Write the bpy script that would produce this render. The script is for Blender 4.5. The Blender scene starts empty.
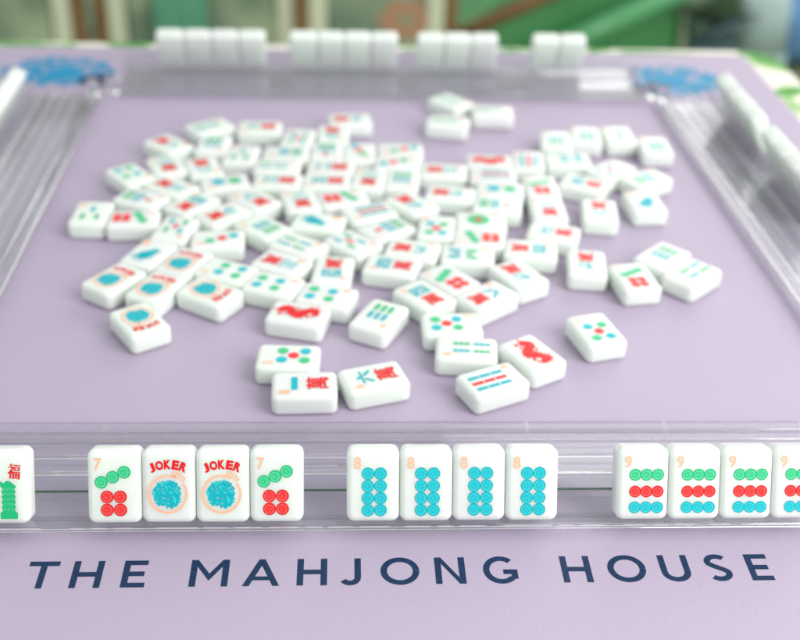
import bpy, bmesh, math, random
from mathutils import Matrix, Vector

MM = 0.001
SC = bpy.context.scene
COL = SC.collection
rnd = random.Random(7)

# ------------------------------------------------------------------ camera
cam_d = bpy.data.cameras.new("camera")
cam = bpy.data.objects.new("camera", cam_d)
COL.objects.link(cam)
R_ = Vector((0.99885945, -0.03979496, 0.02638498))
U_ = Vector((-0.00159232, 0.52452576, 0.85139309))
F_ = Vector((0.04772076, 0.85046404, -0.52386415))
cam.matrix_world = Matrix(((R_.x, U_.x, -F_.x, -29.06927 * MM), (R_.y, U_.y, -F_.y, -651.90886 * MM),
                           (R_.z, U_.z, -F_.z, 329.87869 * MM), (0, 0, 0, 1)))
cam_d.sensor_width = 36
cam_d.lens = 1162.8486 / 800 * 36
cam_d.clip_start = 0.02
cam_d.clip_end = 60
cam_d.dof.use_dof = True
cam_d.dof.focus_distance = 0.478
cam_d.dof.aperture_fstop = 6.3
cam_d.dof.aperture_blades = 9
SC.camera = cam

# ------------------------------------------------------------------ world, lamps, exposure
world = bpy.data.worlds.new("World")
SC.world = world
world.use_nodes = True
wn, wl = world.node_tree.nodes, world.node_tree.links
bg = wn["Background"]
tc = wn.new("ShaderNodeTexCoord")
mp = wn.new("ShaderNodeMapping")
gr = wn.new("ShaderNodeTexGradient")
rp = wn.new("ShaderNodeValToRGB")
mp.inputs["Rotation"].default_value = (0, math.radians(55), 0)
wl.new(tc.outputs["Generated"], mp.inputs["Vector"])
sx = wn.new("ShaderNodeSeparateXYZ")
wl.new(tc.outputs["Generated"], sx.inputs[0])
ma = wn.new("ShaderNodeMath"); ma.operation = "MULTIPLY_ADD"
ma.inputs[1].default_value = 0.5; ma.inputs[2].default_value = 0.5
wl.new(sx.outputs[2], ma.inputs[0])
wl.new(ma.outputs[0], rp.inputs[0])
rp.color_ramp.elements[0].position = 0.30
rp.color_ramp.elements[0].color = (0.62, 0.66, 0.62, 1)
rp.color_ramp.elements[1].position = 0.54
rp.color_ramp.elements[1].color = (0.96, 0.99, 1.0, 1)
wl.new(rp.outputs[0], bg.inputs["Color"])
bg.inputs["Strength"].default_value = 0.68


def area(name, loc, target, sx_, sy_, power, col):
    d = bpy.data.lights.new(name, "AREA")
    d.shape = "RECTANGLE"
    d.size, d.size_y, d.energy, d.color = sx_, sy_, power, col
    o = bpy.data.objects.new(name, d)
    COL.objects.link(o)
    o.location = loc
    o.rotation_euler = (Vector(target) - Vector(loc)).to_track_quat("-Z", "Y").to_euler()
    return o


area("window_light", (1.3, 1.9, 1.15), (0.15, 0, 0), 2.0, 1.5, 17, (1.0, 0.985, 0.98))
area("front_window_light", (0.86, -0.72, 0.74), (0.0, 0, 0), 0.85, 1.0, 14.5, (1.0, 0.99, 0.98))

SC.view_settings.view_transform = "Standard"
SC.view_settings.look = "None"
SC.view_settings.exposure = 0.20
SC.view_settings.gamma = 1.0
SC.cycles.max_bounces = 24
SC.cycles.transmission_bounces = 20
SC.cycles.transparent_max_bounces = 16
SC.cycles.glossy_bounces = 8
SC.cycles.diffuse_bounces = 5
SC.cycles.use_denoising = True
SC.cycles.sample_clamp_indirect = 8

# ------------------------------------------------------------------ materials


def mat(name, col, rough=0.5, spec=0.5, **kw):
    m = bpy.data.materials.new(name)
    m.use_nodes = True
    b = m.node_tree.nodes["Principled BSDF"]
    b.inputs["Base Color"].default_value = (*col, 1)
    b.inputs["Roughness"].default_value = rough
    b.inputs["Specular IOR Level"].default_value = spec
    for k, v in kw.items():
        b.inputs[k.replace("_", " ")].default_value = v
    return m


def srgb(r, g, b):
    def f(c):
        c /= 255
        return c / 12.92 if c <= 0.04045 else ((c + 0.055) / 1.055) ** 2.4
    return (f(r), f(g), f(b))


def noise_color(m, scale, c1, c2, detail=3, lo=0.35, hi=0.65, bump=0.0, bscale=None, vec_scale=None, dist=0.0):
    nt = m.node_tree
    b = nt.nodes["Principled BSDF"]
    t = nt.nodes.new("ShaderNodeTexCoord")
    src = t.outputs["Object"]
    if vec_scale:
        mpp = nt.nodes.new("ShaderNodeMapping")
        mpp.inputs["Scale"].default_value = vec_scale
        nt.links.new(src, mpp.inputs["Vector"])
        src = mpp.outputs[0]
    n = nt.nodes.new("ShaderNodeTexNoise")
    n.inputs["Scale"].default_value = scale
    n.inputs["Detail"].default_value = detail
    n.inputs["Distortion"].default_value = dist
    nt.links.new(src, n.inputs["Vector"])
    r = nt.nodes.new("ShaderNodeValToRGB")
    r.color_ramp.elements[0].position = lo
    r.color_ramp.elements[1].position = hi
    r.color_ramp.elements[0].color = (*c1, 1)
    r.color_ramp.elements[1].color = (*c2, 1)
    nt.links.new(n.outputs[0], r.inputs[0])
    nt.links.new(r.outputs[0], b.inputs["Base Color"])
    if bump:
        n2 = nt.nodes.new("ShaderNodeTexNoise")
        n2.inputs["Scale"].default_value = bscale or scale
        n2.inputs["Detail"].default_value = 4
        nt.links.new(t.outputs["Object"], n2.inputs["Vector"])
        bp = nt.nodes.new("ShaderNodeBump")
        bp.inputs["Strength"].default_value = bump
        bp.inputs["Distance"].default_value = 0.0004
        nt.links.new(n2.outputs[0], bp.inputs["Height"])
        nt.links.new(bp.outputs[0], b.inputs["Normal"])
    return r


M = {}
M["tile"] = mat("tile_resin", (0.80, 0.84, 0.79), 0.2, 0.5)
_b = M["tile"].node_tree.nodes["Principled BSDF"]
_b.inputs["Subsurface Weight"].default_value = 0.7
_b.inputs["Subsurface Radius"].default_value = (0.006, 0.007, 0.006)
_b.inputs["Subsurface Scale"].default_value = 1.0
noise_color(M["tile"], 60, (0.775, 0.83, 0.77), (0.795, 0.84, 0.785), bump=0.05, bscale=160)
_nt = M["tile"].node_tree
_oi = _nt.nodes.new("ShaderNodeObjectInfo")
_hs = _nt.nodes.new("ShaderNodeHueSaturation")
_mr = _nt.nodes.new("ShaderNodeMapRange"); _mr.inputs["To Min"].default_value = .955; _mr.inputs["To Max"].default_value = 1.03
_ms = _nt.nodes.new("ShaderNodeMapRange"); _ms.inputs["To Min"].default_value = .6; _ms.inputs["To Max"].default_value = 1.5
_nt.links.new(_oi.outputs["Random"], _mr.inputs["Value"]); _nt.links.new(_oi.outputs["Random"], _ms.inputs["Value"])
_nt.links.new(_mr.outputs[0], _hs.inputs["Value"]); _nt.links.new(_ms.outputs[0], _hs.inputs["Saturation"])
_src = _b.inputs["Base Color"].links[0].from_socket
_nt.links.new(_src, _hs.inputs["Color"]); _nt.links.new(_hs.outputs[0], _b.inputs["Base Color"])
_b.inputs["Roughness"].default_value = 0.15
M["teal"] = mat("teal_paint", srgb(0, 176, 188), 0.35, 0.25)
M["teal_ring"] = mat("teal_relief_tint", srgb(60, 202, 208), 0.35, 0.25)  # lighter teal: relief shading painted on rings, plain tone on joker dabs
M["green"] = mat("green_paint", srgb(28, 184, 118), 0.35, 0.25)
M["green_ring"] = mat("green_relief_tint", srgb(100, 214, 162), 0.35, 0.25)  # lighter green: painted relief on dot rings, print colour on tower swirls
M["red"] = mat("red_paint", srgb(226, 24, 30), 0.35, 0.25)
M["red_ring"] = mat("red_relief_tint", srgb(244, 96, 92), 0.35, 0.25)  # lighter red, engraved relief shading put into the ring colour
M["peach"] = mat("peach_paint", srgb(252, 186, 150), 0.35)
M["acrylic"] = mat("clear_acrylic", (0.985, 0.992, 0.992), 0.015, 0.5)
_b = M["acrylic"].node_tree.nodes["Principled BSDF"]
_b.inputs["Transmission Weight"].default_value = 1.0
_b.inputs["IOR"].default_value = 1.49
def sheet(name, tint, rough=0.03):
    m = bpy.data.materials.new(name)
    m.use_nodes = True
    n_ = m.node_tree
    n_.nodes.remove(n_.nodes["Principled BSDF"])
    tr = n_.nodes.new("ShaderNodeBsdfTransparent"); tr.inputs[0].default_value = (*tint, 1)
    gl = n_.nodes.new("ShaderNodeBsdfGlossy"); gl.inputs["Roughness"].default_value = rough
    lw = n_.nodes.new("ShaderNodeLayerWeight"); lw.inputs["Blend"].default_value = 0.5
    pw = n_.nodes.new("ShaderNodeMath"); pw.operation = "POWER"; pw.inputs[1].default_value = 4.0
    fr = n_.nodes.new("ShaderNodeMath"); fr.operation = "MULTIPLY_ADD"; fr.inputs[1].default_value = 0.9; fr.inputs[2].default_value = 0.022
    mx = n_.nodes.new("ShaderNodeMixShader")
    n_.links.new(lw.outputs["Facing"], pw.inputs[0]); n_.links.new(pw.outputs[0], fr.inputs[0])
    n_.links.new(fr.outputs[0], mx.inputs[0]); n_.links.new(tr.outputs[0], mx.inputs[1]); n_.links.new(gl.outputs[0], mx.inputs[2])
    n_.links.new(mx.outputs[0], n_.nodes["Material Output"].inputs["Surface"])
    return m


M["sheet"] = sheet("clear_acrylic_sheet", (0.985, 0.99, 0.99))
M["sheet2"] = sheet("clear_acrylic_moulding", (0.985, 0.987, 0.992), .04)
M["edge"] = mat("tinted_acrylic_edge", srgb(40, 92, 62), 0.2)
M["mat"] = mat("lavender_neoprene", srgb(196, 178, 208), 0.5, 0.5)
noise_color(M["mat"], 2600, srgb(174, 161, 182), srgb(186, 172, 194), detail=5, lo=.3, hi=.7, bump=0.6, bscale=2200)
M["navy"] = mat("navy_ink", srgb(16, 52, 84), 0.55, 0.4)
noise_color(M["navy"], 900, srgb(0, 34, 66), srgb(4, 50, 90), lo=.4, hi=.6)
M["blue_ink"] = mat("blue_ink", srgb(0, 140, 184), 0.55, 0.4)
M["wood"] = mat("brown_wood", srgb(112, 74, 36), 0.35)
noise_color(M["wood"], 12, srgb(116, 84, 50), srgb(150, 114, 72), vec_scale=(8, 8, 1))
M["cream"] = mat("cream_piping", srgb(218, 224, 194), 0.7)
M["seat"] = mat("leaf_print_fabric", srgb(70, 98, 74), 0.8, 0.2)
noise_color(M["seat"], 7, srgb(120, 142, 118), srgb(170, 186, 154), lo=.45, hi=.62, detail=1.5)
M["mint"] = mat("mint_fabric", srgb(92, 162, 130), 0.8, 0.2)
noise_color(M["mint"], 5, srgb(84, 150, 122), srgb(112, 178, 146))
M["coral"] = mat("coral_petal", srgb(186, 142, 112), 0.7)
M["bench_green"] = mat("green_vinyl", srgb(38, 132, 62), 0.28)
noise_color(M["bench_green"], 4, srgb(66, 144, 84), srgb(92, 166, 108), lo=.3, hi=.7)
M["highlight_green"] = mat("green_vinyl_highlight", srgb(96, 172, 116), 0.25)  # bench green lightened to paint in its highlight
M["blue_fab"] = mat("blue_fabric", srgb(58, 112, 168), 0.8, 0.2)
noise_color(M["blue_fab"], 30, srgb(84, 130, 172), srgb(108, 150, 188))
M["dark_pot"] = mat("dark_glaze", srgb(74, 100, 106), 0.3)
M["leaf"] = mat("leaf", srgb(96, 124, 92), 0.5)
M["pale"] = mat("pale_glaze", srgb(168, 190, 186), 0.4)
M["floor"] = mat("floor_tile", srgb(150, 156, 122), 0.45)
noise_color(M["floor"], 3, srgb(128, 142, 108), srgb(164, 170, 136), lo=.3, hi=.7)
M["olive"] = mat("olive_paint", srgb(128, 132, 100), 0.5)
M["wall"] = mat("wall_paint", srgb(198, 204, 184), 0.8)
M["table"] = mat("table_core", srgb(205, 205, 200), 0.6)
# tablecloth: cream cotton with a printed leaf pattern
M["cloth"] = mat("leaf_print_cotton", srgb(236, 232, 212), 0.85, 0.2)
nt = M["cloth"].node_tree
t = nt.nodes.new("ShaderNodeTexCoord")
mpp = nt.nodes.new("ShaderNodeMapping"); mpp.inputs["Scale"].default_value = (11, 17, 14); mpp.inputs["Rotation"].default_value = (0, 0, .6)
nt.links.new(t.outputs["Object"], mpp.inputs["Vector"])
nz = nt.nodes.new("ShaderNodeTexNoise"); nz.inputs["Scale"].default_value = 1.0; nz.inputs["Detail"].default_value = 1.0; nz.inputs["Distortion"].default_value = 2.2
nt.links.new(mpp.outputs[0], nz.inputs["Vector"])
r = nt.nodes.new("ShaderNodeValToRGB")
r.color_ramp.elements[0].position = .50; r.color_ramp.elements[0].color = (*srgb(238, 236, 220), 1)
r.color_ramp.elements[1].position = .545; r.color_ramp.elements[1].color = (*srgb(146, 194, 112), 1)
e = r.color_ramp.elements.new(.60); e.color = (*srgb(92, 160, 84), 1)
nt.links.new(nz.outputs[0], r.inputs[0]); nt.links.new(r.outputs[0], nt.nodes["Principled BSDF"].inputs["Base Color"])

# ------------------------------------------------------------------ helpers


def link_mesh(name, bm, mats, parent=None, smooth=False):
    me = bpy.data.meshes.new(name)
    bm.normal_update()
    bm.to_mesh(me)
    bm.free()
    for m in (mats if isinstance(mats, (list, tuple)) else [mats]):
        me.materials.append(m)
    if smooth:
        for p in me.polygons:
            p.use_smooth = True
    o = bpy.data.objects.new(name, me)
    COL.objects.link(o)
    if parent:
        o.parent = parent
    return o


def tag(o, label=None, cat=None, group=None, kind=None):
    if label: o["label"] = label
    if cat: o["category"] = cat
    if group: o["group"] = group
    if kind: o["kind"] = kind
    return o


def thing(name, label, cat, loc=(0, 0, 0), rz=0.0, group=None):
    o = bpy.data.objects.new(name, None)
    COL.objects.link(o)
    o.location = loc
    o.rotation_euler = (0, 0, rz)
    o.empty_display_size = 0.02
    return tag(o, label, cat, group)


def add_box(bm, x0, x1, y0, y1, z0, z1, bev=0.0, seg=2, mi=0, mtx=None):
    b2 = bmesh.new()
    bmesh.ops.create_cube(b2, size=1)
    for v in b2.verts:
        v.co = Vector(((x0 + x1) / 2 + v.co.x * (x1 - x0), (y0 + y1) / 2 + v.co.y * (y1 - y0), (z0 + z1) / 2 + v.co.z * (z1 - z0)))
    if bev:
        bmesh.ops.bevel(b2, geom=b2.edges[:], offset=bev, segments=seg, profile=0.5, affect="EDGES")
    merge(bm, b2, mi, mtx)


def merge(bm, b2, mi=0, mtx=None):
    mp_ = {}
    for v in b2.verts:
        mp_[v] = bm.verts.new(mtx @ v.co if mtx else v.co)
    for f in b2.faces:
        try:
            nf = bm.faces.new([mp_[v] for v in f.verts])
            nf.material_index = mi
            nf.smooth = f.smooth
        except ValueError:
            pass
    b2.free()


def add_prism_x(bm, prof, x0, x1, bev=0.0, mi=0):
    """profile of (y, z) points, counter-clockwise, extruded along x"""
    b2 = bmesh.new()
    a = [b2.verts.new((x0, y, z)) for y, z in prof]
    b = [b2.verts.new((x1, y, z)) for y, z in prof]
    n = len(prof)
    b2.faces.new(a[::-1]); b2.faces.new(b)
    for i in range(n):
        b2.faces.new((a[i], a[(i + 1) % n], b[(i + 1) % n], b[i]))
    bmesh.ops.recalc_face_normals(b2, faces=b2.faces[:])
    if bev:
        bmesh.ops.bevel(b2, geom=b2.edges[:], offset=bev, segments=2, profile=0.5, affect="EDGES")
    merge(bm, b2, mi)


def add_cyl(bm, p, q, r0, r1=None, seg=16, mi=0, cap=True, smooth=True):
    p, q = Vector(p), Vector(q)
    r1 = r0 if r1 is None else r1
    d = (q - p).normalized()
    a = d.orthogonal().normalized(); b = d.cross(a)
    A = [bm.verts.new(p + (a * math.cos(2 * math.pi * i / seg) + b * math.sin(2 * math.pi * i / seg)) * r0) for i in range(seg)]
    B = [bm.verts.new(q + (a * math.cos(2 * math.pi * i / seg) + b * math.sin(2 * math.pi * i / seg)) * r1) for i in range(seg)]
    for i in range(seg):
        f = bm.faces.new((A[i], A[(i + 1) % seg], B[(i + 1) % seg], B[i])); f.material_index = mi; f.smooth = smooth
    if cap:
        bm.faces.new(A[::-1]).material_index = mi
        bm.faces.new(B).material_index = mi


# 2-D ink: flat polygons at height z
ZI = [0.0]


def poly(bm, pts, mi, z=0.0):
    vs = [bm.verts.new((x * MM, y * MM, z * MM)) for x, y in pts]
    f = bm.faces.new(vs)
    f.material_index = mi
    if f.calc_area() > 0:
        f.normal_update()
        if f.normal.z < 0:
            f.normal_flip()
    return f


def stroke(bm, pts, w, mi, z=0.0, w1=None):
    """ribbon of width w along pts"""
    n = len(pts)
    L, Rr = [], []
    for i, (x, y) in enumerate(pts):
        x0, y0 = pts[max(i - 1, 0)]; x1, y1 = pts[min(i + 1, n - 1)]
        dx, dy = x1 - x0, y1 - y0
        l = math.hypot(dx, dy) or 1
        ww = w if w1 is None else w + (w1 - w) * i / (n - 1)
        L.append((x - dy / l * ww / 2, y + dx / l * ww / 2)); Rr.append((x + dy / l * ww / 2, y - dx / l * ww / 2))
    for i in range(n - 1):
        poly(bm, [L[i], Rr[i], Rr[i + 1], L[i + 1]], mi, z)


def disc(bm, x, y, r, mi, z=0.0, n=28, a0=0.0):
    poly(bm, [(x + r * math.cos(a0 + 2 * math.pi * i / n), y + r * math.sin(a0 + 2 * math.pi * i / n)) for i in range(n)], mi, z)


def arc(x, y, r, a0, a1, n=16, ry=None):
    ry = r if ry is None else ry
    return [(x + r * math.cos(math.radians(a0 + (a1 - a0) * i / (n - 1))), y + ry * math.sin(math.radians(a0 + (a1 - a0) * i / (n - 1)))) for i in range(n)]


def ring(bm, x, y, r, w, mi, z=0.0, a0=0, a1=360, n=28):
    stroke(bm, arc(x, y, r, a0, a1, n), w, mi, z)


def glyph(bm, text, x, y, size, mi, z=0.0, sx_=1.0, bold=0.0, rot=0.0, hgt=None, wid=None):
    """a text drawn with Blender's own built-in font, flattened to faces centred on x, y (mm)"""
    cu = bpy.data.curves.new("glyph", "FONT")
    cu.body = text
    cu.size = 1.0
    cu.offset = bold
    cu.resolution_u = 3
    o = bpy.data.objects.new("glyph", cu)
    COL.objects.link(o)
    dg = bpy.context.evaluated_depsgraph_get()
    me = bpy.data.meshes.new_from_object(o.evaluated_get(dg))
    bpy.data.objects.remove(o)
    if len(me.vertices):
        xs = [v.co.x for v in me.vertices]; ys = [v.co.y for v in me.vertices]
        cx, cy = (min(xs) + max(xs)) / 2, (min(ys) + max(ys)) / 2
        w0, h0 = max(xs) - min(xs), max(ys) - min(ys)
        kx = (wid / w0) if wid else size * sx_
        ky = (hgt / h0) if hgt else size
        c, s = math.cos(rot), math.sin(rot)
        vs = []
        for v in me.vertices:
            a, b = (v.co.x - cx) * kx, (v.co.y - cy) * ky
            vs.append(bm.verts.new(((x + a * c - b * s) * MM, (y + a * s + b * c) * MM, z * MM)))
        for p in me.polygons:
            try:
                f = bm.faces.new([vs[i] for i in p.vertices]); f.material_index = mi
                f.normal_update()
                if f.normal.z < 0: f.normal_flip()
            except ValueError:
                pass
    bpy.data.meshes.remove(me)
    bpy.data.curves.remove(cu)


# ------------------------------------------------------------------ the room behind and the table
TZ = -0.745
bm = bmesh.new(); add_box(bm, -4, 4, -2.2, 5.2, TZ - 0.05, TZ)
tag(link_mesh("floor", bm, M["floor"]), kind="structure", label="blurred olive floor beyond the table")
bm = bmesh.new(); add_box(bm, -4, 4, 5.2, 5.3, TZ, TZ + 2.8)
tag(link_mesh("wall", bm, M["wall"]), kind="structure")

table = thing("table", "square table under the leaf print cloth and lavender mat", "table", (0, 0, TZ))
bm = bmesh.new(); add_box(bm, -.350, .350, -.43, .349, -TZ - .040, -TZ - .0045, .004)
link_mesh("table_top", bm, M["table"], table)
for x in (-.30, .30):
    for y in (-.38, .30):
        bm = bmesh.new(); add_cyl(bm, (x, y, 0), (x, y, -TZ - .040), .018, .022)
        link_mesh("leg", bm, M["wood"], table)

# tablecloth: flat top, rounded edge, wavy drop
bm = bmesh.new()
X0, X1, Y0, Y1 = -.354, .354, -.434, .353
cx, cy, hx, hy = 0, (Y0 + Y1) / 2, (X1 - X0) / 2, (Y1 - Y0) / 2
rings_ = [(-.03, 0), (-.006, 0), (0, -.0006), (.004, -.004), (.006, -.012), (.009, -.05), (.013, -.12), (.018, -.22)]
N = 240
rc = .035
def rr_pt(t, off):
    per = [(hx - rc, -(hy - rc), -90), (hx - rc, hy - rc, 0), (-(hx - rc), hy - rc, 90), (-(hx - rc), -(hy - rc), 180)]
    k = int(t * 4) % 4; u = t * 4 - int(t * 4)
    a, b = per[k], per[(k + 1) % 4]
    if u < .35:
        an = math.radians(a[2] + 90 * u / .35)
        return a[0] + (rc + off) * math.cos(an), a[1] + (rc + off) * math.sin(an)
    an = math.radians(a[2] + 90); s = (u - .35) / .65
    return a[0] + (b[0] - a[0]) * s + (rc + off) * math.cos(an), a[1] + (b[1] - a[1]) * s + (rc + off) * math.sin(an)
prev = None
for k, (off, z) in enumerate(rings_):
    cur = []
    for i in range(N):
        t_ = i / N
        w = (.010 * math.sin(t_ * 2 * math.pi * 26) + .006 * math.sin(t_ * 2 * math.pi * 43 + 1)) * max(0, (-z - .012)) / .2
        x, y = rr_pt(t_, off + w)
        cur.append(bm.verts.new((x + cx, y + cy, z - .0035)))
    if prev:
        for i in range(N):
            f = bm.faces.new((prev[i], prev[(i + 1) % N], cur[(i + 1) % N], cur[i])); f.smooth = True
    else:
        bm.faces.new(cur)
    prev = cur
bmesh.ops.recalc_face_normals(bm, faces=bm.faces[:])
cl = link_mesh("tablecloth", bm, M["cloth"])
tag(cl, "cream cotton tablecloth printed with green leaves under the mat", "tablecloth")

# playing mat (top at z = 0)
pm = thing("playing_mat", "lavender rubber playing mat with navy lettering along its front", "mat")
bm = bmesh.new()
pts = []
for (x, y, a) in ((.313, -.350, -90), (.313, .321, 0), (-.317, .321, 90), (-.317, -.350, 180)):
    for i in range(7):
        an = math.radians(a + 15 * i)
        pts.append((x + .008 * math.cos(an), y + .008 * math.sin(an)))
lo = [bm.verts.new((x, y, -.003)) for x, y in pts]; hi = [bm.verts.new((x, y, 0)) for x, y in pts]
bm.faces.new(lo[::-1]); bm.faces.new(hi)
for i in range(len(pts)):
    bm.faces.new((lo[i], lo[(i + 1) % len(pts)], hi[(i + 1) % len(pts)], hi[i]))
link_mesh("mat_sheet", bm, M["mat"], pm)

# printed lettering, drawn letter by letter
bm = bmesh.new()
S_ = 2.6


def bar(bm, a, b, w=S_, z=.06):
    stroke(bm, [a, b], w, 0, z)


def letter(bm, ch, cx, cy, w, h=15.0):
    x0, x1, y0, y1 = cx - w / 2, cx + w / 2, cy - h / 2, cy + h / 2
    s = S_ / 2
    k = S_ * 0.92
    B = lambda a, b, ww=S_: bar(bm, a, b, ww)
    if ch == "T":
        B((x0, y1 - s), (x1, y1 - s)); B((cx, y0), (cx, y1 - S_))
    if ch == "H":
        B((x0 + s, y0), (x0 + s, y1)); B((x1 - s, y0), (x1 - s, y1)); B((x0 + S_, cy), (x1 - S_, cy))
    if ch == "E":
        B((x0 + s, y0), (x0 + s, y1))
        for yy, e_ in ((y0 + s, 0), (cy, .8), (y1 - s, 0)):
            B((x0 + S_, yy), (x1 - e_, yy))
    if ch == "M":
        poly(bm, [(x0, y0), (x0 + S_, y0), (x0 + S_, y1), (x0, y1)], 0, .06)
        poly(bm, [(x1 - S_, y0), (x1, y0), (x1, y1), (x1 - S_, y1)], 0, .06)
        poly(bm, [(x0 + S_, y1), (x0 + S_, y1 - 3.9), (cx, y0 + 3.2), (cx, y0 + 7.2)], 0, .06)
        poly(bm, [(x1 - S_, y1), (cx, y0 + 7.2), (cx, y0 + 3.2), (x1 - S_, y1 - 3.9)], 0, .06)
    if ch == "A":
        poly(bm, [(x0, y0), (x0 + 2.7, y0), (cx, y1 - 3.6), (cx, y1), (cx - 1.2, y1)], 0, .06)
        poly(bm, [(x1, y0), (cx + 1.2, y1), (cx, y1), (cx, y1 - 3.6), (x1 - 2.7, y0)], 0, .06)
        stroke(bm, [(cx - 4.0, y0 + 4.2), (cx + 4.0, y0 + 4.2)], 2.1, 0, .11)
    if ch == "N":
        B((x0 + s, y0), (x0 + s, y1)); B((x1 - s, y0), (x1 - s, y1))
        poly(bm, [(x0 + S_, y1), (x0 + S_, y1 - 3.6), (x1 - S_, y0), (x1 - S_, y0 + 3.6)], 0, .06)
    if ch == "J":
        B((x1 - s, y0 + 4.2), (x1 - s, y1))
        stroke(bm, arc(x1 - s - 3.1, y0 + 4.2, 3.1, 0, -150, 14), S_, 0, .06)
    if ch == "O":
        stroke(bm, arc(cx, cy, w / 2 - s, 0, 360, 48, ry=h / 2 + .25 - s), S_, 0, .06)
    if ch == "G":
        stroke(bm, arc(cx, cy, w / 2 - s, 48, 318, 40, ry=h / 2 + .25 - s), S_, 0, .06)
        stroke(bm, [(x1 - s - .6, y0 + 2.4), (x1 - s - .6, cy + .2)], S_, 0, .11); stroke(bm, [(cx + .9, cy - s + .2), (x1 - S_ - .6, cy - s + .2)], S_, 0, .11)
    if ch == "U":
        B((x0 + s, y0 + w / 2 - 0.6), (x0 + s, y1)); B((x1 - s, y0 + w / 2 - .6), (x1 - s, y1))
        stroke(bm, arc(cx, y0 + w / 2 - .6, w / 2 - s, 180, 360, 24, ry=w / 2 - s - .4), S_, 0, .06)
    if ch == "S":
        pts = arc(cx + .1, y1 - 4.1, w / 2 - 1.3, 38, 200, 14, ry=3.0)
        pts += [(cx - 1.6, cy + .9), (cx + 1.6, cy - .9)]
        pts += arc(cx - .1, y0 + 4.2, w / 2 - 1.3, 20, -142, 14, ry=3.1)
        stroke(bm, pts, S_, 0, .06)


LET = [("T", -148.2, 12), ("H", -130.6, 12), ("E", -112.0, 9.4), ("M", -82.5, 15.2), ("A", -61.9, 14.6), ("H", -41.8, 12),
       ("J", -26.0, 7.4), ("O", -6.7, 15.6), ("N", 13.5, 12.2), ("G", 34.0, 14.4), ("H", 64.6, 12), ("O", 85.2, 15.6),
       ("U", 105.0, 12), ("S", 122.8, 10.2), ("E", 139.6, 9.2)]
for ch, x, w in LET:
    letter(bm, ch, x, -308.2 + 0.003 * x, w)
tag(link_mesh("printed_lettering", bm, M["navy"], pm), label="navy lettering reading THE MAHJONG HOUSE")

# printed corner motifs: a round cluster of blue dabs with navy leaf strokes
for (cx_, cy_, sgn) in ((246, 264, 1), (-262, 268, -1), (246, -262, 1), (-236, -262, -1)):
    bm = bmesh.new()
    q = random.Random(int(cx_ + cy_))
    for i in range(260):
        a, rr = q.uniform(0, 6.283), math.sqrt(q.random())
        x, y = cx_ + (38 if sgn > 0 else 46) * rr * math.cos(a), cy_ + 34 * rr * math.sin(a)
        an = q.choice((0.4, 0.9, 2.2, -.6)) + q.uniform(-.3, .3); l = q.uniform(2, 5)
        stroke(bm, [(x - l * math.cos(an), y - l * math.sin(an)), (x, y + .5), (x + l * math.cos(an), y + l * math.sin(an))], q.uniform(1.8, 3.2), 0, .05 + i * .0005)
    disc(bm, cx_ - sgn * 6, cy_ - 2, 14, 0, .25)
    disc(bm, cx_ + sgn * 16, cy_ - 14, 10, 0, .252)
    for i in range(14):
        x = cx_ + q.uniform(-30, 30); y = cy_ + q.uniform(-30, 30)
        disc(bm, x, y, q.uniform(3, 6), 0, .2 + i * .002, n=14)
    link_mesh("blue_print", bm, M["blue_ink"], pm)
    bm = bmesh.new()
    dx, dy = (-1 if cx_ > 0 else 1), (-1 if cy_ > 0 else 1)
    for i, (a, l) in enumerate(((8, 34), (38, 26), (-22, 24), (66, 22))):
        an = math.atan2(dy, dx) + math.radians(a - 20)
        sx0, sy0 = cx_ + dx * 24, cy_ + dy * 14
        ptsx = [(sx0 + l * k / 6 * math.cos(an + .04 * k * k / 3), sy0 + l * k / 6 * math.sin(an + .04 * k * k / 3)) for k in range(7)]
        ws = (2.0, 6.0, 8.5, 9, 7.5, 5.0, .5)
        Lp = []; Rp = []
        for k in range(7):
            nx, ny = -math.sin(an), math.cos(an)
            Lp.append((ptsx[k][0] + nx * ws[k] / 2, ptsx[k][1] + ny * ws[k] / 2)); Rp.append((ptsx[k][0] - nx * ws[k] / 2, ptsx[k][1] - ny * ws[k] / 2))
        for k in range(6):
            poly(bm, [Lp[k], Rp[k], Rp[k + 1], Lp[k + 1]], 0, .30 + i * .01)
    link_mesh("navy_print", bm, M["navy"], pm)

# ------------------------------------------------------------------ acrylic racks (front rack in local axes, then turned)
# local: x along the rack, y = 0 at the tile foot line growing towards the playing field


def box_part(name, par, x0, x1, y0, y1, z0, z1, bev=.5, m="acrylic"):
    bm = bmesh.new()
    add_box(bm, x0 * MM, x1 * MM, y0 * MM, y1 * MM, z0 * MM, z1 * MM, bev * MM, 2)
    return link_mesh(name, bm, M[m], par, False)


def prof_part(name, par, prof, x0, x1, bev=.4, m="acrylic"):
    bm = bmesh.new()
    add_prism_x(bm, [(y * MM, z * MM) for y, z in prof], x0 * MM, x1 * MM, bev * MM)
    return link_mesh(name, bm, M[m], par, False)


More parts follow.
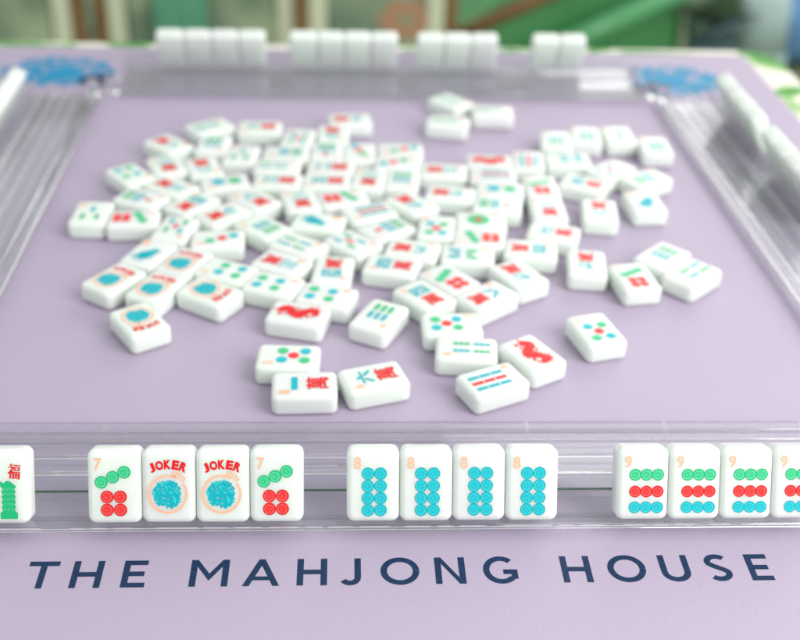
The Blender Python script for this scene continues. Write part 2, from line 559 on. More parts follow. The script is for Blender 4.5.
RT = [Matrix.Identity(4), Matrix.Translation((.002, 0, 0)) @ Matrix.Rotation(math.radians(1.6), 4, "Z"), Matrix.Translation((0, -.006, 0)), Matrix.Translation((.003, 0, 0))]
SA, CA = math.sin(math.radians(25)), math.cos(math.radians(25))
FOOT = -284.6
RACK_LABEL = ["clear acrylic tile rack along the front edge of the mat",
              "clear acrylic tile rack along the right side of the mat",
              "clear acrylic tile rack along the far edge of the mat",
              "clear acrylic tile rack along the left side of the mat"]
XL, XR = -206, 200
racks = []
SH = [0, 14, 0, 3]     # how far the tile ledge stands in from the outer edge of each rack
for k in range(4):
    ro = thing("tile_rack", RACK_LABEL[k], "tile rack", (0, 0, 0), math.radians(90 * k), "clear acrylic racks round the playing field")
    ro.matrix_world = RT[k] @ Matrix.Rotation(math.radians(90 * k), 4, "Z")
    racks.append(ro)
    fr = bpy.data.objects.new("x", None)
    xa, xb = (XL, XR) if k != 0 else (-206, 226)

    def Y(v): return FOOT + (v + SH[k] if v < 20 else 66 - (66 - v) * (42.0 - SH[k]) / 42.0 if v < 57 else v)
    parts = []
    parts.append(box_part("base_plate", ro, xa, xb, Y(.5), Y(66), .35, 2.3, m="sheet"))
    parts.append(prof_part("slanted_ledge", ro, [(Y(6.9), 2.4), (Y(6.9), 3.4), (Y(-6.4), 9.6), (Y(-7.2), 9.4), (Y(-7.0), 8.0), (Y(1.5), 2.4)], xa, xb, .3, m="sheet"))
    parts.append(box_part("lip_glint_bar", ro, xa, xb, Y(-8.3), Y(-7.3), 8.0, 9.5, .3))  # added clear rod that makes the bright line along the lip
    # slanted rest behind the tiles
    b0, t0 = (Y(7.4), 2.45), (Y(7.4) + 21 * SA, 2.45 + 21 * CA)
    parts.append(prof_part("tile_rest", ro, [b0, (b0[0] + 3.3, 2.45), (t0[0] + 2.7, t0[1] - 1.26), t0], xa + 4, xb - 4, m="sheet"))
    parts.append(prof_part("stepped_tray", ro, [(Y(24), 2.45), (Y(57), 2.45), (Y(57), 5.2), (Y(50), 5.2), (Y(49), 6.8),
                                                (Y(41), 6.8), (Y(40), 8.6), (Y(33), 8.6), (Y(32), 10.6), (Y(24), 10.6)], xa + 4, xb - 4, .7, m="sheet2"))
    for u_, z_ in ((24.2, 10.9), (40.3, 7.1)):
        parts.append(box_part("step_glint_bar", ro, xa + 4, xb - 4, Y(u_ - .2), Y(u_ + 1.5), z_ - .1, z_ + 1.2, .35))  # clear bars added for crisp bright lines along the steps
    for u_ in (58.9, 66.6):
        parts.append(box_part("wall_glint_bar", ro, xa, xb, Y(u_ - .7), Y(u_ + .7), 2.5, 7.2, .5))  # added beads draw bright lines along the inner wall
    parts.append(box_part("green_edge", ro, xa + 4, xb - 4, Y(22.9), Y(23.7), 2.5, 3.1, .1, m="edge"))
    parts.append(box_part("inner_wall", ro, xa, xb, Y(59.6), Y(65.6), 2.42, 7.4, 1.2, m="sheet2"))
    x = -138
    while x < xb - 8:
        if x > xa + 6:
            bm = bmesh.new()
            add_box(bm, (x - .8) * MM, (x + .8) * MM, Y(57.1) * MM, Y(66.0) * MM, 7.6 * MM, 8.6 * MM, .3 * MM)
            parts.append(link_mesh("rib", bm, M["sheet2"], ro))
        x += 64.4
    for xe in (xa - 2.2, xb + 2.2):
        bm = bmesh.new()
        prof = [(Y(1), .5), (Y(66), .5), (Y(66), 7), (Y(30), 12), (Y(20), 18), (Y(13), 18), (Y(4), 9), (Y(-6), 9)]
        add_prism_x(bm, [(a * MM, b * MM) for a, b in prof], (xe - 2) * MM, (xe + 2) * MM, .8 * MM)
        link_mesh("end_plate", bm, M["sheet2"], ro)
    for xe in ((xa - 9), (xb + 9)):
        bm = bmesh.new()
        add_cyl(bm, (xe * MM, Y(58) * MM, .4 * MM), (xe * MM, Y(58) * MM, 13 * MM), 4.2 * MM, 3.6 * MM, 24)
        link_mesh("corner_peg", bm, M["acrylic"], ro, True)
    bpy.data.objects.remove(fr)

# ------------------------------------------------------------------ mahjong tiles
TW, TL, TT = 21.75, 30.8, 11.2
bm = bmesh.new()
add_box(bm, -TW / 2 * MM, TW / 2 * MM, -TL / 2 * MM, TL / 2 * MM, 0, TT * MM)
ve = [e for e in bm.edges if abs((e.verts[0].co - e.verts[1].co).z) > .01]
bmesh.ops.bevel(bm, geom=ve, offset=3.3 * MM, segments=6, profile=.5, affect="EDGES")
he = [e for e in bm.edges if len(e.link_faces) == 2 and any(abs(f.normal.z) > .9 for f in e.link_faces) and not all(abs(f.normal.z) > .9 for f in e.link_faces)]
bm.normal_update()
he = [e for e in bm.edges if len(e.link_faces) == 2 and sum(abs(f.normal.z) > .9 for f in e.link_faces) == 1]
bmesh.ops.bevel(bm, geom=he, offset=2.6 * MM, segments=6, profile=.5, affect="EDGES")
bm.normal_update()
for f in bm.faces:
    f.smooth = True
body_me = bpy.data.meshes.new("body")
bm.to_mesh(body_me); bm.free()
body_me.materials.append(M["tile"])

INK = [M["teal"], M["teal_ring"], M["green"], M["green_ring"], M["red"], M["red_ring"], M["peach"]]
TE, GR, RE, PE = 0, 2, 4, 6
Z0, Z1 = .05, .09


def dot(bm, x, y, c, r=2.6, cc=None):
    """a paint-filled engraved coin: concentric ridges, turned slightly off centre"""
    prof = [(1.0, .02), (.93, .13), (.86, .05), (.76, .16), (.68, .06), (.58, .05), (.50, .17), (.42, .06), (.34, .05), (.26, .17), (.16, .07), (.0, .07)]
    n = 28
    prev = None
    for k, (f_, z) in enumerate(prof):
        ox, oy = -.35 * (1 - f_), -.1 * (1 - f_)
        if f_ > 0:
            cur = [bm.verts.new(((x + ox + r * f_ * math.cos(6.28319 * i / n)) * MM, (y + oy + r * f_ * math.sin(6.28319 * i / n)) * MM, (Z0 + z) * MM)) for i in range(n)]
        else:
            cur = [bm.verts.new(((x + ox) * MM, (y + oy) * MM, (Z0 + z) * MM))]
        if prev:
            for i in range(n):
                vs = (prev[i], prev[(i + 1) % n], cur[(i + 1) % n], cur[i]) if len(cur) > 1 else (prev[i], prev[(i + 1) % n], cur[0])
                f = bm.faces.new(vs); f.smooth = True
                f.material_index = c + (1 if k in (4, 5, 8, 11) else 0)  # lighter faces put some of the groove shading into the colour
        prev = cur


def bam(bm, x, y, c, l=6.0, w=1.7, rot=0.0):
    w *= 1.3
    cs, sn = math.cos(rot), math.sin(rot)
    for k in (-1, 0, 1):
        yy = k * l / 3
        pp = []
        for a, b in ((-w * .34, -l / 6 + .1), (w * .34, -l / 6 + .1), (w * .5, 0), (w * .34, l / 6 - .1), (-w * .34, l / 6 - .1), (-w * .5, 0)):
            pp.append((x + a * cs - (b + yy) * sn, y + a * sn + (b + yy) * cs))
        poly(bm, pp, c, Z0)
    stroke(bm, [(x + sn * l * .5, y - cs * l * .5), (x - sn * l * .5, y + cs * l * .5)], w * .36, c, Z1 - .01)


NUMC = {1: "一", 2: "二", 3: "三", 4: "四", 5: "五", 6: "六", 7: "七", 8: "八", 9: "九"}
_cache = {}


def design(code):
    """meshes (marks, number) of one tile face; the code's digit is its number"""
    if code in _cache:
        return _cache[code]
    bm = bmesh.new(); nb = bmesh.new()
    num = None
    q = random.Random(sum(map(ord, code)))
    if code[0] == "W":
        num = int(code[1])
        for k_, (ox, oy) in enumerate(((-.3, -.25), (.3, -.25), (-.3, .25), (.3, .25))):
            glyph(bm, NUMC[num], .3 + ox, 4.6 + oy, 1, TE, Z0 + .012 * k_, wid=9.6, hgt=(2.4 if num == 1 else 7.4))
        for k_, (ox, oy) in enumerate(((-.25, -.2), (.25, -.2), (-.25, .25), (.25, .25))):
            glyph(bm, "萬", .3 + ox, -6.2 + oy, 1, RE, Z0 + .012 * k_, wid=9.4, hgt=10.0)
    elif code[0] == "D":
        num = int(code[1])
        if num == 1:
            disc(bm, 0, -1.5, 6.6, GR, Z0, 36); ring(bm, 0, -1.5, 5.0, .5, GR + 1, Z1); ring(bm, 0, -1.5, 3.4, .5, GR + 1, Z1)
            disc(bm, 0, -1.5, 2.3, RE, Z1 + .02)
        if num == 2:
            for yy, c in ((4.0, TE), (-6.4, GR)):
                disc(bm, .4, yy, 4.2, c, Z0, 32); ring(bm, .4, yy, 2.9, .4, c + 1, Z1); ring(bm, .4, yy, 1.5, .4, c + 1, Z1)
        if num == 3:
            dot(bm, -2.8, 4.2, GR, 2.8); dot(bm, .2, -2.6, RE, 2.8); dot(bm, 3.2, -9.2, TE, 2.8)
        if num == 4:
            for x, y, c in ((-3.6, 2.4, TE), (4.2, 2.4, GR), (-3.6, -8, GR), (4.2, -8, TE)): dot(bm, x, y, c, 2.7)
        if num == 5:
            for x, y, c in ((-3.6, 2.9, TE), (4.2, 2.9, GR), (-3.6, -8.2, GR), (4.2, -8.2, TE), (.3, -2.6, RE)): dot(bm, x, y, c, 2.65)
        if num == 7:
            for x, y in ((-5.1, 2), (-.5, 4.1), (4.1, 6.1)): dot(bm, x, y, GR, 2.6)
            for x, y in ((-2.9, -4.1), (2.4, -4.1), (-2.9, -9.5), (2.4, -9.5)): dot(bm, x, y, RE, 2.65)
        if num == 8:
            for x in (-2.15, 3.0):
                for y in (5.0, -.2, -5.3, -10.3): dot(bm, x, y, TE, 2.6)
        if num == 9:
            for x in (-3.3, 1.4, 6.1):
                for y, c in ((4, GR), (-3.1, RE), (-9.8, TE)): dot(bm, x, y, c, 2.5)
    elif code[0] == "B":
        num = int(code[1])
        if num == 1:
            disc(bm, 0, -3.6, 4.4, TE, Z0, 16); disc(bm, 1.2, -1.0, 3.6, TE, Z0 + .005, 14)
            disc(bm, 2.8, 2.6, 2.3, TE, Z0 + .01, 14)
            poly(bm, [(4.4, 3.6), (7.0, 2.2), (4.6, 1.6)], TE, Z0)
            for a in (200, 225, 250, 275):
                stroke(bm, [(0, -3.6), (8.2 * math.cos(math.radians(a)), -3.6 + 7.8 * math.sin(math.radians(a)))], 2.0, TE, Z0 + .015, .8)
        if num == 2:
            bam(bm, .3, 2.6, GR, 8.4, 2.2); bam(bm, .3, -7, GR, 8.4, 2.2)
        if num == 3:
            bam(bm, .5, 3.8, TE, 6.6, 2.3); bam(bm, -3.8, -6, GR, 6.6, 2.3); bam(bm, 4.6, -6, GR, 6.6, 2.3)
        if num == 4:
            for x, y, c in ((-2.8, 2.6, TE), (3.6, 2.6, GR), (-2.8, -7.6, GR), (3.6, -7.6, TE)): bam(bm, x, y, c, 8.4, 1.9)
        if num == 5:
            for x, y, c in ((-3.8, 2.8, TE), (4.4, 2.8, GR), (-3.8, -8, GR), (4.4, -8, TE), (.3, -2.6, RE)): bam(bm, x, y, c, 6.4, 2.1)
        if num == 6:
            for x in (-3.4, .5, 4.4):
                bam(bm, x, 1.4, TE, 6.6, 2.1); bam(bm, x, -6.8, GR, 6.6, 2.1)
        if num == 7:
            bam(bm, .5, 5.6, RE, 5.2, 2.4)
            for x in (-3.4, .5, 4.4): bam(bm, x, -1.4, TE, 5.8, 2.2); bam(bm, x, -8.4, GR, 5.8, 2.2)
        if num == 8:
            for y, c, s in ((2.4, GR if code.endswith("G") else TE, 1), (-7.4, TE, -1)):
                bam(bm, -4.2, y, c, 7.4, 1.7); bam(bm, 5.2, y, c, 7.4, 1.7)
                bam(bm, -1.7, y, c, 7.4, 1.7, .55 * s); bam(bm, 2.7, y, c, 7.4, 1.7, -.55 * s)
        if num == 9:
            for x, c in ((-4, TE), (.5, RE), (5, TE)):
                for y in (4.2, -2.2, -8.6): bam(bm, x, y, c, 5.9, 2.1)
    elif code == "RD":
        # a writhing red creature-like flourish
        pts = [(3.6 * math.sin(k * .62), 9.6 - k * 1.28) for k in range(16)]
        stroke(bm, pts, 4.2, RE, Z0)
        for k in range(64):
            x, y = pts[q.randrange(16)]
            a = q.uniform(0, 6.28); l = q.uniform(2.4, 4.9)
            stroke(bm, [(x, y), (x + l * math.cos(a), y + l * math.sin(a))], 1.2, RE, Z0 + .002 + k * .001, .4)
        for k in range(26):
            disc(bm, q.uniform(-3.6, 3.8), q.uniform(-9, 9), q.uniform(.7, 1.3), RE, Z0 + .07 + k * .001, n=9)
        for k in range(1, 15):
            ring(bm, pts[k][0], pts[k][1], .75, .28, RE + 1, Z1 + .02, n=10)
    elif code == "JK":
        # arched word, ring and a ball of dabs
        for ch, ang in zip("JOKER", (23, 12.5, 1.5, -9.5, -20.5)):
            an = math.radians(90 + ang)
            R = 17.0
            glyph(bm, ch, .1 + R * math.cos(an) * 1.0, -7.9 + R * math.sin(an) * 1.0, 1, RE, Z0, bold=.06, hgt=3.9, wid=(2.3 if ch == "J" else 3.2 if ch == "O" else 2.9), rot=math.radians(ang))
        ring(bm, -.5, -3.2, 7.6, 1.0, PE, Z0, 62, 395, 44)
        for a, l in ((50, 2.4), (58, 2.8), (66, 2.8), (74, 2.4), (42, 2.2)):
            ca, sa_ = math.cos(math.radians(a)), math.sin(math.radians(a))
            stroke(bm, [(-.5 + 7.6 * ca, -3.2 + 7.6 * sa_), (-.5 + (7.6 + l) * ca, -3.2 + (7.6 + l) * sa_)], .5, PE, Z0, .9)
        pass
        for k in range(300):
            a, rr = q.uniform(0, 6.283), 5.6 * math.sqrt(q.random())
            x, y = -.5 + rr * math.cos(a), -3.2 + rr * math.sin(a)
            an = 1.0 + (1.2 if (int(x + 9) + int(y + 9)) % 2 else 0) + q.uniform(-.4, .4); l = q.uniform(.5, 1.0)
            stroke(bm, [(x - l * math.cos(an), y - l * math.sin(an)), (x + l * math.cos(an), y + l * math.sin(an))], .72, TE + (1 if k % 5 == 0 else 0), Z0 + .004 + k * .0004)
    elif code == "FL":
        for k_, ox in enumerate((-.2, .2)):
            glyph(bm, "福", 5.2 + ox, 6.6, 1, RE, Z0 + .015 * k_, wid=4.6, hgt=6.2, rot=-.12)
        n0 = len(bm.verts)
        poly(bm, [(-2.4, -13), (4.5, -13), (4.5, -10.2), (-2.4, -10.2)], GR, Z0)
        for k in range(5):
            y = -10.2 + k * 2.1
            poly(bm, [(-1.7, y), (3.8, y), (3.4, y + 1.2), (4.0, y + 2.1), (-1.9, y + 2.1), (-1.3, y + 1.2)], GR, Z0 + .001 * k)
            for xx in (-.4, 1.2, 2.7):
                ring(bm, xx, y + 1.0, .55, .2, GR + 1, Z1, 0, 250, 10)
        poly(bm, [(-2.4, .3), (4.3, .3), (1.6, 2.6), (.4, 2.8)], GR, Z0)
        stroke(bm, [(-5.6, 4.2), (-4.2, 3.4), (-2.0, 1.6), (-1.0, .9)], 1.4, GR, Z0 + .01)
        stroke(bm, [(-5, 3.8), (-5.6, 2), (-7, .2)], 1.2, GR, Z0 + .01, .5)
        ring(bm, -5.2, -6.5, 1.6, .8, RE, Z0)
        bm.verts.ensure_lookup_table()
        for v in list(bm.verts)[n0:]: v.co.x += 1.7 * MM
    if num:
        glyph(nb, str(num), -6.5, 9.4, 1, 0, Z0, bold=.02, wid=3.1, hgt=5.1)
    a = bpy.data.meshes.new("suit_marks"); bm.to_mesh(a); bm.free()
    for m in INK: a.materials.append(m)
    b = None
    if num:
        b = bpy.data.meshes.new("corner_number"); nb.to_mesh(b); b.materials.append(M["peach"])
    nb.free()
    _cache[code] = (a, b)
    return a, b


def make_tile(code, mw, label, group):
    root = bpy.data.objects.new("mahjong_tile", None)
    root.empty_display_size = .01
    COL.objects.link(root)
    tag(root, label, "tile", group)
    root.matrix_world = mw
    o = bpy.data.objects.new("body", body_me); COL.objects.link(o); o.parent = root
    if code:
        a, b = design(code)
        o = bpy.data.objects.new("suit_marks", a); COL.objects.link(o); o.parent = root; o.location.z = TT * MM
        if b:
            o = bpy.data.objects.new("corner_number", b); COL.objects.link(o); o.parent = root; o.location.z = TT * MM
    return root


# tiles standing in the racks -------------------------------------------------
STAND = Matrix(((1, 0, 0, 0), (0, SA, -CA, 0), (0, CA, SA, 0), (0, 0, 0, 1)))
# front bottom edge of the tile in its own axes is (0, -TL/2, TT)
edge = STAND @ Vector((0, -TL / 2, TT))
OFF = Vector((0, FOOT - 4.6, 9.0)) - edge


def rack_tile(code, x, k, label, group):
    j = rnd.uniform(-.12, .12)
    m = RT[k] @ Matrix.Rotation(math.radians(90 * k), 4, "Z") @ Matrix.Translation((Vector((x, 0, 0)) + OFF + Vector((0, j + SH[k], 0))) * MM) @ STAND
    return make_tile(code, m, label, group)


GF = "tiles standing in the front rack"
P = 22.0
rack_tile("FL", -155.9 - 11, 0, "tile with green tower and small red character, cut off at left", GF)
PF = 21.8
x0 = -133.0 + 11
for i, (c, l) in enumerate((("D7", "seven dot tile left of the two joker tiles in the front rack"), ("JK", "left joker tile of the pair in the front rack"),
                            ("JK", "right joker tile of the pair in the front rack"), ("D7", "seven dot tile right of the two joker tiles in the front rack"))):
    rack_tile(c, x0 + PF * i, 0, l, GF)
ORD = ["first", "second", "third", "fourth"]
for i in range(4):
    rack_tile("D8", -28.2 + 11 + PF * i, 0, "%s from the left of the four blue eight dot tiles" % ORD[i], GF)
for i in range(4):
    rack_tile("D9", 83.4 + 11 + PF * i, 0, "%s from the left of the front rack's nine dot tiles in three colours" % ORD[i], GF)
GB = "blank backed tiles standing in the far rack"
for gi, (b, n, nm) in enumerate(((-180.3, 4, "leftmost group of four"), (-73.7, 4, "second group, of four,"), (29.3, 3, "group of three"), (123.2, 2, "rightmost pair"))):
    for i in range(n):
        w = ("left" if i == 0 else "right") + " tile" if n == 2 else ORD[i] + " tile from the left"
        rack_tile(None, -(b + 11 + PF * i), 2, "white tile back, %s in the far rack's %s" % (w, nm), GB)
GR_ = "blank backed tiles standing in the right rack"
# right rack: local x runs along world +y
for gi, (y1, nm) in enumerate(((175, "farther"), (71, "nearer"))):
    for i in range(4):
        rack_tile(None, y1 - 11 - P * i, 1, "white tile back, %s from the far end in the right rack's %s group" % (ORD[i], nm), GR_)
for i in range(4):
    rack_tile(None, -(178 - 11 - P * i), 3, "white tile back, %s from the far end of the left rack" % ORD[i], "blank backed tiles standing in the left rack")

# loose tiles face up on the mat: face, x, y (mm), direction of the tile's top (degrees) ---------
LOOSE = [
('W1',-48.2,-196.3,-178.1),
('W6',-14.8,-189.8,-162.5),
('D5',-56.9,-172.0,176.9),
('B4',32.6,-164.8,174.6),
('B9',43.0,-192.2,25.2),
('RD',65.4,-168.9,120.1),
('D5',26.9,-141.0,2.0),
('B6',-10.8,-133.0,-117.7),
('W4',14.4,-111.7,128.3),
('D7',29.3,-93.3,129.0),
('W6',48.3,-111.9,38.5),
('W7',68.9,-87.7,-60.0),
('W4',79.8,-57.9,-8.9),
('W7',96.6,-36.2,162.8),
('W2',98.1,-3.7,89.4),
('D7',98.4,28.5,90.6),
('W8',130.3,-6.1,-97.4),
('W4',127.9,33.5,151.8),
('W7',110.0,-74.6,-97.2),
('D7',134.4,-90.2,98.5),
('B6',156.2,-65.2,-135.6),
('B4',168.6,-85.4,-137.5),
('D5',102.2,-146.3,105.1),
('B1',161.7,7.2,94.6),
('B6',170.5,41.9,31.8),
('B5',150.0,56.2,41.7),
('B8',122.9,71.1,-178.9),
('B6',120.1,106.0,83.9),
('B6',143.0,115.0,83.9),
('B2',166.8,116.0,91.6),
('B6',188.9,97.4,88.4),
('RD',68.6,67.7,175.5),
('B9',95.3,69.8,84.6),
('B9',68.8,45.4,174.2),
('D2',70.9,22.9,172.9),
('B7',66.7,0.7,-9.7),
('D1',54.2,-21.0,-3.1),
('D7',50.9,-43.8,172.4),
('B8',42.1,-64.9,-6.7),
('D5',26.2,-30.1,82.0),
('W6',10.6,-58.6,-15.5),
('W4',-2.1,-78.0,165.3),
('W4',-35.6,-83.4,-96.4),
('W3',-64.6,-75.7,-29.7),
('D4',-95.3,-84.8,155.1),
('D4',-67.9,-100.1,-21.9),
('D4',-38.7,-111.7,-17.0),
('RD',-53.5,-130.6,165.2),
('JK',-101.9,-108.2,-33.4),
('JK',-135.3,-137.3,-57.2),
('JK',-155.6,-93.8,54.9),
('JK',-131.4,-103.1,65.7),
('JK',-119.7,-74.8,65.8),
('B1',-140.9,-64.6,67.8),
('B5',-129.8,-34.3,-102.3),
('D3',-103.4,-47.2,-177.4),
('W4',-123.4,0.2,51.7),
('W7',-103.0,-13.2,41.8),
('W8',-85.4,6.5,131.5),
('W2',-56.8,6.1,103.2),
('D7',-30.1,9.3,15.4),
('W7',12.8,2.4,-51.0),
('B9',-13.8,-9.9,-155.3),
('B1',-44.8,-23.9,-14.2),
('B6',-78.0,-30.8,135.9),
('B4',-55.8,-54.1,-34.6),
('B5',-24.1,-51.3,-45.5),
('B7',-3.9,-32.5,-143.9),
('D7',-156.1,-21.2,2.2),
('B3',-182.8,-13.7,87.7),
('B7',-155.6,7.0,-28.3),
('D4',-167.9,42.5,-51.2),
('W8',-149.7,92.7,-44.2),
('W2',-146.6,57.8,110.3),
('W3',-138.8,24.4,-36.1),
('W8',-121.9,54.6,-72.8),
('D2',-106.0,31.1,-166.4),
('B3',-99.0,76.1,83.2),
('B6',-119.3,92.9,-95.7),
('B4',-124.7,125.0,34.0),
('W8',-89.4,124.0,178.7),
('B5',-61.5,106.0,82.6),
('B6',-68.6,79.2,-182.3),
('B4',-73.8,57.4,-2.8),
('W3',-72.3,34.5,173.3),
('W6',-25.4,140.7,6.0),
('W3',-37.4,113.0,-90.9),
('B7',-41.2,82.3,-92.3),
('W2',-38.4,55.7,176.9),
('W5',-41.0,34.0,176.9),
('D3',-19.4,81.1,-92.1),
('D3',9.3,86.0,178.4),
('D3',6.3,64.3,-1.7),
('W2',-13.4,38.7,82.9),
('B6',8.5,37.0,-97.3),
('W3',36.7,52.4,-4.5),
('W7',38.5,16.8,-12.3),
('B2',51.5,179.1,-47.4),
('B2',45.9,138.2,-10.7),
('B2',80.7,159.8,-3.1),

]
DN = {"W": "character tile", "JK": "joker tile", "RD": "red dragon tile", "D1": "green oval one dot tile", "D2": "two dot tile",
      "D3": "three dot tile", "D4": "four dot tile", "D5": "five dot tile", "D7": "green and red seven dot tile",
      "B1": "blue bird tile", "B2": "green two bamboo tile", "B3": "three bamboo tile", "B4": "four bamboo tile",
      "B5": "five bamboo tile", "B6": "blue and green six bamboo tile", "B7": "seven bamboo tile", "B8": "eight bamboo tile",
      "B8G": "eight bamboo tile", "B9": "striped nine bamboo tile"}
SHORT = {"W": "character tile", "JK": "joker", "RD": "red dragon", "D1": "one dot", "D2": "two dot", "D3": "three dot", "D4": "four dot", "D5": "five dot",
         "D7": "seven dot", "B1": "blue bird", "B2": "two bamboo", "B3": "three bamboo", "B4": "four bamboo", "B5": "five bamboo",
         "B6": "six bamboo", "B7": "seven bamboo", "B8": "eight bamboo", "B8G": "eight bamboo", "B9": "nine bamboo"}
LOOSE = [(("B8G" if (c == "B8" and y < 0) else c), x, y + 3.6, a) for c, x, y, a in LOOSE]


def key(c): return "W" if c[0] == "W" else ("B8" if c == "B8G" else c)


def AN(w): return ("an " if w[0] in "aeiou" else "a ") + w


def rels(i):
    out = []
    for j, (c, x, y, a) in enumerate(LOOSE):
        if j == i: continue
        dx, dy = x - LOOSE[i][1], y - LOOSE[i][2]
        if math.hypot(dx, dy) > 36: continue
        if abs(dx) > abs(dy) * 1.5: r_ = "left of" if dx > 0 else "right of"
        elif abs(dy) > abs(dx) * 1.5: r_ = "in front of" if dy > 0 else "behind"
        else: continue
        out.append((r_, key(c)))
    return sorted(set(out))


RL = [rels(i) for i in range(len(LOOSE))]
KS = [key(l[0]) for l in LOOSE]
labels = {}
for i, (c, x, y, a) in enumerate(LOOSE):
    k = KS[i]
    same = [j for j in range(len(LOOSE)) if KS[j] == k and j != i]
    if not same:
        labels[i] = "the only %s, lying face up on the lavender mat" % DN[k]; continue
    sup = None
    for nm, f in (("leftmost", lambda j: LOOSE[j][1]), ("rightmost", lambda j: -LOOSE[j][1]), ("nearest", lambda j: LOOSE[j][2]), ("farthest", lambda j: -LOOSE[j][2])):
        if all(f(i) < f(j) - 4 for j in same):
            sup = nm; break
    if sup:
        labels[i] = "%s loose %s lying face up on the lavender mat" % (sup, DN[k]); continue
    done = False
    for r_ in RL[i]:
        if not any(r_ in RL[j] for j in same):
            labels[i] = "loose %s on the mat, %s %s tile" % (DN[k].replace("blue and green ", "").replace("green and red ", ""), r_[0], AN(SHORT[r_[1]].replace(" tile", ""))); done = True; break
    if done: continue
    for a_ in range(len(RL[i])):
        for b_ in range(a_ + 1, len(RL[i])):
            p1, p2 = RL[i][a_], RL[i][b_]
            if not any(p1 in RL[j] and p2 in RL[j] for j in same):
                if p1[0] == p2[0] and p1[1] == p2[1]: continue
                labels[i] = "%s %s %s tile, %s %s tile" % (DN[k].replace("blue and green ", "").replace("green and red ", ""), p1[0], AN(SHORT[p1[1]].replace(" tile", "")), p2[0], AN(SHORT[p2[1]].replace(" tile", ""))); done = True; break
        if done: break
    if done: continue
    rk = sorted([i] + same, key=lambda j: LOOSE[j][1]).index(i)
    names = ["first", "second", "third", "fourth", "fifth", "sixth", "seventh", "eighth", "ninth", "tenth", "eleventh", "twelfth", "thirteenth",
             "fourteenth", "fifteenth", "sixteenth", "seventeenth", "eighteenth", "nineteenth", "twentieth"]
    n_ = len(same) + 1
    if rk < n_ / 2 and rk < 20: labels[i] = "%s from the left of the %d loose %s tiles" % (names[rk], n_, SHORT[k].replace(" tile", ""))
    else: labels[i] = "%s from the right of the %d loose %s tiles" % (names[n_ - 1 - rk], n_, SHORT[k].replace(" tile", ""))

for i in labels:
    if len(labels[i].split()) > 16: print("LONG", labels[i])
for i, (c, x, y, a) in enumerate(LOOSE):
    m = Matrix.Translation((x * MM, y * MM, .02 * MM)) @ Matrix.Rotation(math.radians(a - 90), 4, "Z")
    m = m @ Matrix.Diagonal((1.03, 1.02, 1.0, 1.0))
    make_tile(c, m, labels[i], "loose tiles lying face up on the mat")

# ------------------------------------------------------------------ furniture behind the table
def chair(x, y, rz, label, w=.30, flower=False):
    c = thing("chair", label, "chair", (x, y, TZ), rz, "wooden chairs beyond the table")
    for s in (-1, 1):
        bm = bmesh.new(); add_box(bm, s * w / 2 - .011, s * w / 2 + .011, -.014, .014, 0, .88, .004)
        link_mesh("back_post", bm, M["wood"], c)
        bm = bmesh.new(); add_box(bm, s * w / 2 - .014, s * w / 2 + .014, .36, .39, 0, .33, .004)
        link_mesh("leg", bm, M["wood"], c)
    bm = bmesh.new(); add_box(bm, -w / 2 + .05, w / 2 - .05, -.012, .02, .16, .80, .012)
    link_mesh("back_cushion", bm, M["seat"], c)
    for s in (-1, 1):
        bm = bmesh.new(); add_box(bm, s * (w / 2 - .03) - .018, s * (w / 2 - .03) + .018, -.016, .024, .16, .80, .010)
        link_mesh("cushion_piping", bm, M["cream"], c)
    bm = bmesh.new(); add_box(bm, -w / 2, w / 2, .03, .40, .33, .37, .012)
    link_mesh("seat", bm, M["seat"], c)
    bm = bmesh.new(); add_box(bm, -w / 2, w / 2, -.012, .012, .84, .88, .004)
    link_mesh("top_rail", bm, M["wood"], c)
    if flower:
        bm = bmesh.new()
        for k in range(6):
            a = k * math.pi / 3
            p_ = [(.055 + .034 * math.cos(a) + .020 * math.cos(t_ * math.pi / 4), .415 + .024 * math.sin(a) + .018 * math.sin(t_ * math.pi / 4)) for t_ in range(8)]
            v_ = [bm.verts.new((px, -.0135 - .0003 * k, pz)) for px, pz in p_]
            bm.faces.new(v_)
        link_mesh("flower_print", bm, M["coral"], c)
    return c


chair(.030, 1.50, .0, "wooden chair with orange flower on its dark green leaf print back", .28, True)
chair(-.297, 1.52, .0, "green backed wooden chair with a mint green scarf over its back", .376)
chair(-.69, 1.50, -.03, "green backed wooden chair farthest left beyond the table", .34)

mc = thing("scarf", "mint green scarf hanging over the back of a wooden chair", "scarf", (-.335, 1.475, TZ), 0)
bm = bmesh.new()
for k in range(5):
    add_box(bm, -.045 + k * .019, -.045 + k * .019 + .022, -.004 - .004 * (k % 2), .010 - .004 * (k % 2), .22 + .01 * k, .885, .004, 2)
link_mesh("scarf_cloth", bm, M["mint"], mc, True)
bm = bmesh.new()
for k in range(12): add_box(bm, -.044 + k * .0078, -.041 + k * .0078, -.004, .002, .17 + .004 * k, .225 + .004 * k)
link_mesh("fringe", bm, M["mint"], mc)

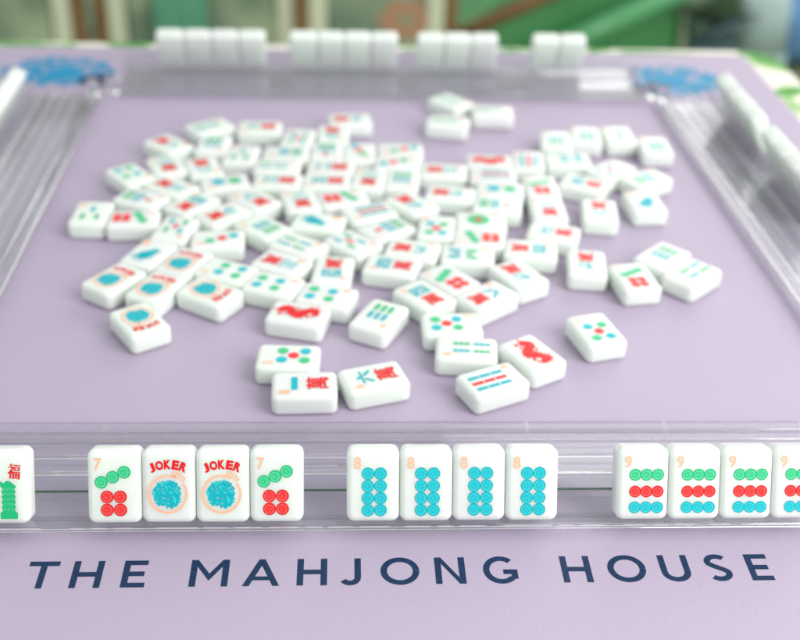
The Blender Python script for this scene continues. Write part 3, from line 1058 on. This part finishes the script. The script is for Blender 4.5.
be = thing("bench", "shiny green vinyl bench with a brown wooden rail", "bench", (.47, 1.62, TZ), .0)
bm = bmesh.new()
prof = [(-.32, .05), (.17, .05), (.17, .62), (.10, .62), (-.32, .33)]
b2 = bmesh.new()
A_ = [b2.verts.new((a, -.04, b)) for a, b in prof]; B_ = [b2.verts.new((a, .50, b)) for a, b in prof]
b2.faces.new(A_); b2.faces.new(B_[::-1])
for i in range(5): b2.faces.new((A_[i], B_[i], B_[(i + 1) % 5], A_[(i + 1) % 5]))
bmesh.ops.recalc_face_normals(b2, faces=b2.faces[:])
bmesh.ops.bevel(b2, geom=b2.edges[:], offset=.02, segments=3, affect="EDGES")
merge(bm, b2)
link_mesh("cushion", bm, M["bench_green"], be)
bm = bmesh.new(); add_cyl(bm, (-.34, -.06, .335), (.13, -.06, .56), .014, .014)
link_mesh("rail", bm, M["wood"], be)
bm = bmesh.new(); add_cyl(bm, (-.24, -.075, .27), (.16, -.075, .47), .022, .022, 20)  # added lighter roll stands in for the diagonal highlight on the vinyl
link_mesh("highlight_roll", bm, M["highlight_green"], be)
for x in (-.30, .15):
    bm = bmesh.new(); add_box(bm, x - .015, x + .015, -.03, .0, 0, .05, .003); link_mesh("leg", bm, M["wood"], be)

pt = thing("potted_plant", "dark glazed pot with a leafy plant right of the green bench", "potted plant", (.72, 1.55, TZ))
bm = bmesh.new(); add_cyl(bm, (-.03, 0, 0), (-.03, 0, .38), .035, .05, 28); add_cyl(bm, (-.03, 0, .38), (-.03, 0, .41), .055, .055, 28)
link_mesh("pot", bm, M["dark_pot"], pt)
bm = bmesh.new(); q = random.Random(3)
for k in range(60):
    a, e_, l = q.uniform(0, 6.28), q.uniform(.2, 1.4), q.uniform(.04, .10)
    base = Vector((-.03 + q.uniform(-.03, .03), q.uniform(-.03, .03), .40)); d = Vector((math.cos(a) * math.cos(e_), math.sin(a) * math.cos(e_), math.sin(e_)))
    s = d.cross(Vector((0, 0, 1))).normalized() * .016; m_ = base + d * l * .6; t_ = base + d * l + Vector((0, 0, -.02))
    bm.faces.new([bm.verts.new(v) for v in (base, m_ + s, t_, m_ - s)])
link_mesh("leaves", bm, M["leaf"], pt)

st = thing("stool", "pale ceramic garden stool beside the potted plant", "stool", (.74, 1.58, TZ))
bm = bmesh.new()
prev = (0, .05)
for z, r_ in ((0, .05), (.10, .065), (.22, .07), (.34, .06), (.45, .05)):
    if z: add_cyl(bm, (.05, 0, prev[0]), (.05, 0, z), prev[1], r_, 28)
    prev = (z, r_)
link_mesh("stool_body", bm, M["pale"], st)

cu = thing("cushion", "blue fabric cushion lying on a low olive table, far right", "cushion", (1.03, 1.75, TZ), .15)
bm = bmesh.new(); add_box(bm, -.16, .30, 0, .3, .243, .365, .045, 4)
link_mesh("cushion_cover", bm, M["blue_fab"], cu, True)
lt = thing("low_table", "low olive table under the blue cushion at the far right", "table", (1.03, 1.75, TZ), .15)
bm = bmesh.new(); add_box(bm, -.19, .40, -.04, .34, .21, .24, .005); link_mesh("table_top", bm, M["olive"], lt)
for x in (-.17, .38):
    for y in (-.02, .32):
        bm = bmesh.new(); add_box(bm, x - .015, x + .015, y - .015, y + .015, 0, .209, .003); link_mesh("leg", bm, M["wood"], lt)
sb = thing("side_cabinet", "low cream cabinet behind the blue cushion", "cabinet", (1.35, 2.35, TZ), .1)
bm = bmesh.new(); add_box(bm, -.22, .6, 0, .35, .05, .60, .01)
link_mesh("cabinet_box", bm, M["cream"], sb)
for x in (-.18, .56):
    for y in (.04, .30):
        bm = bmesh.new(); add_box(bm, x - .02, x + .02, y - .02, y + .02, 0, .05); link_mesh("foot", bm, M["wood"], sb)
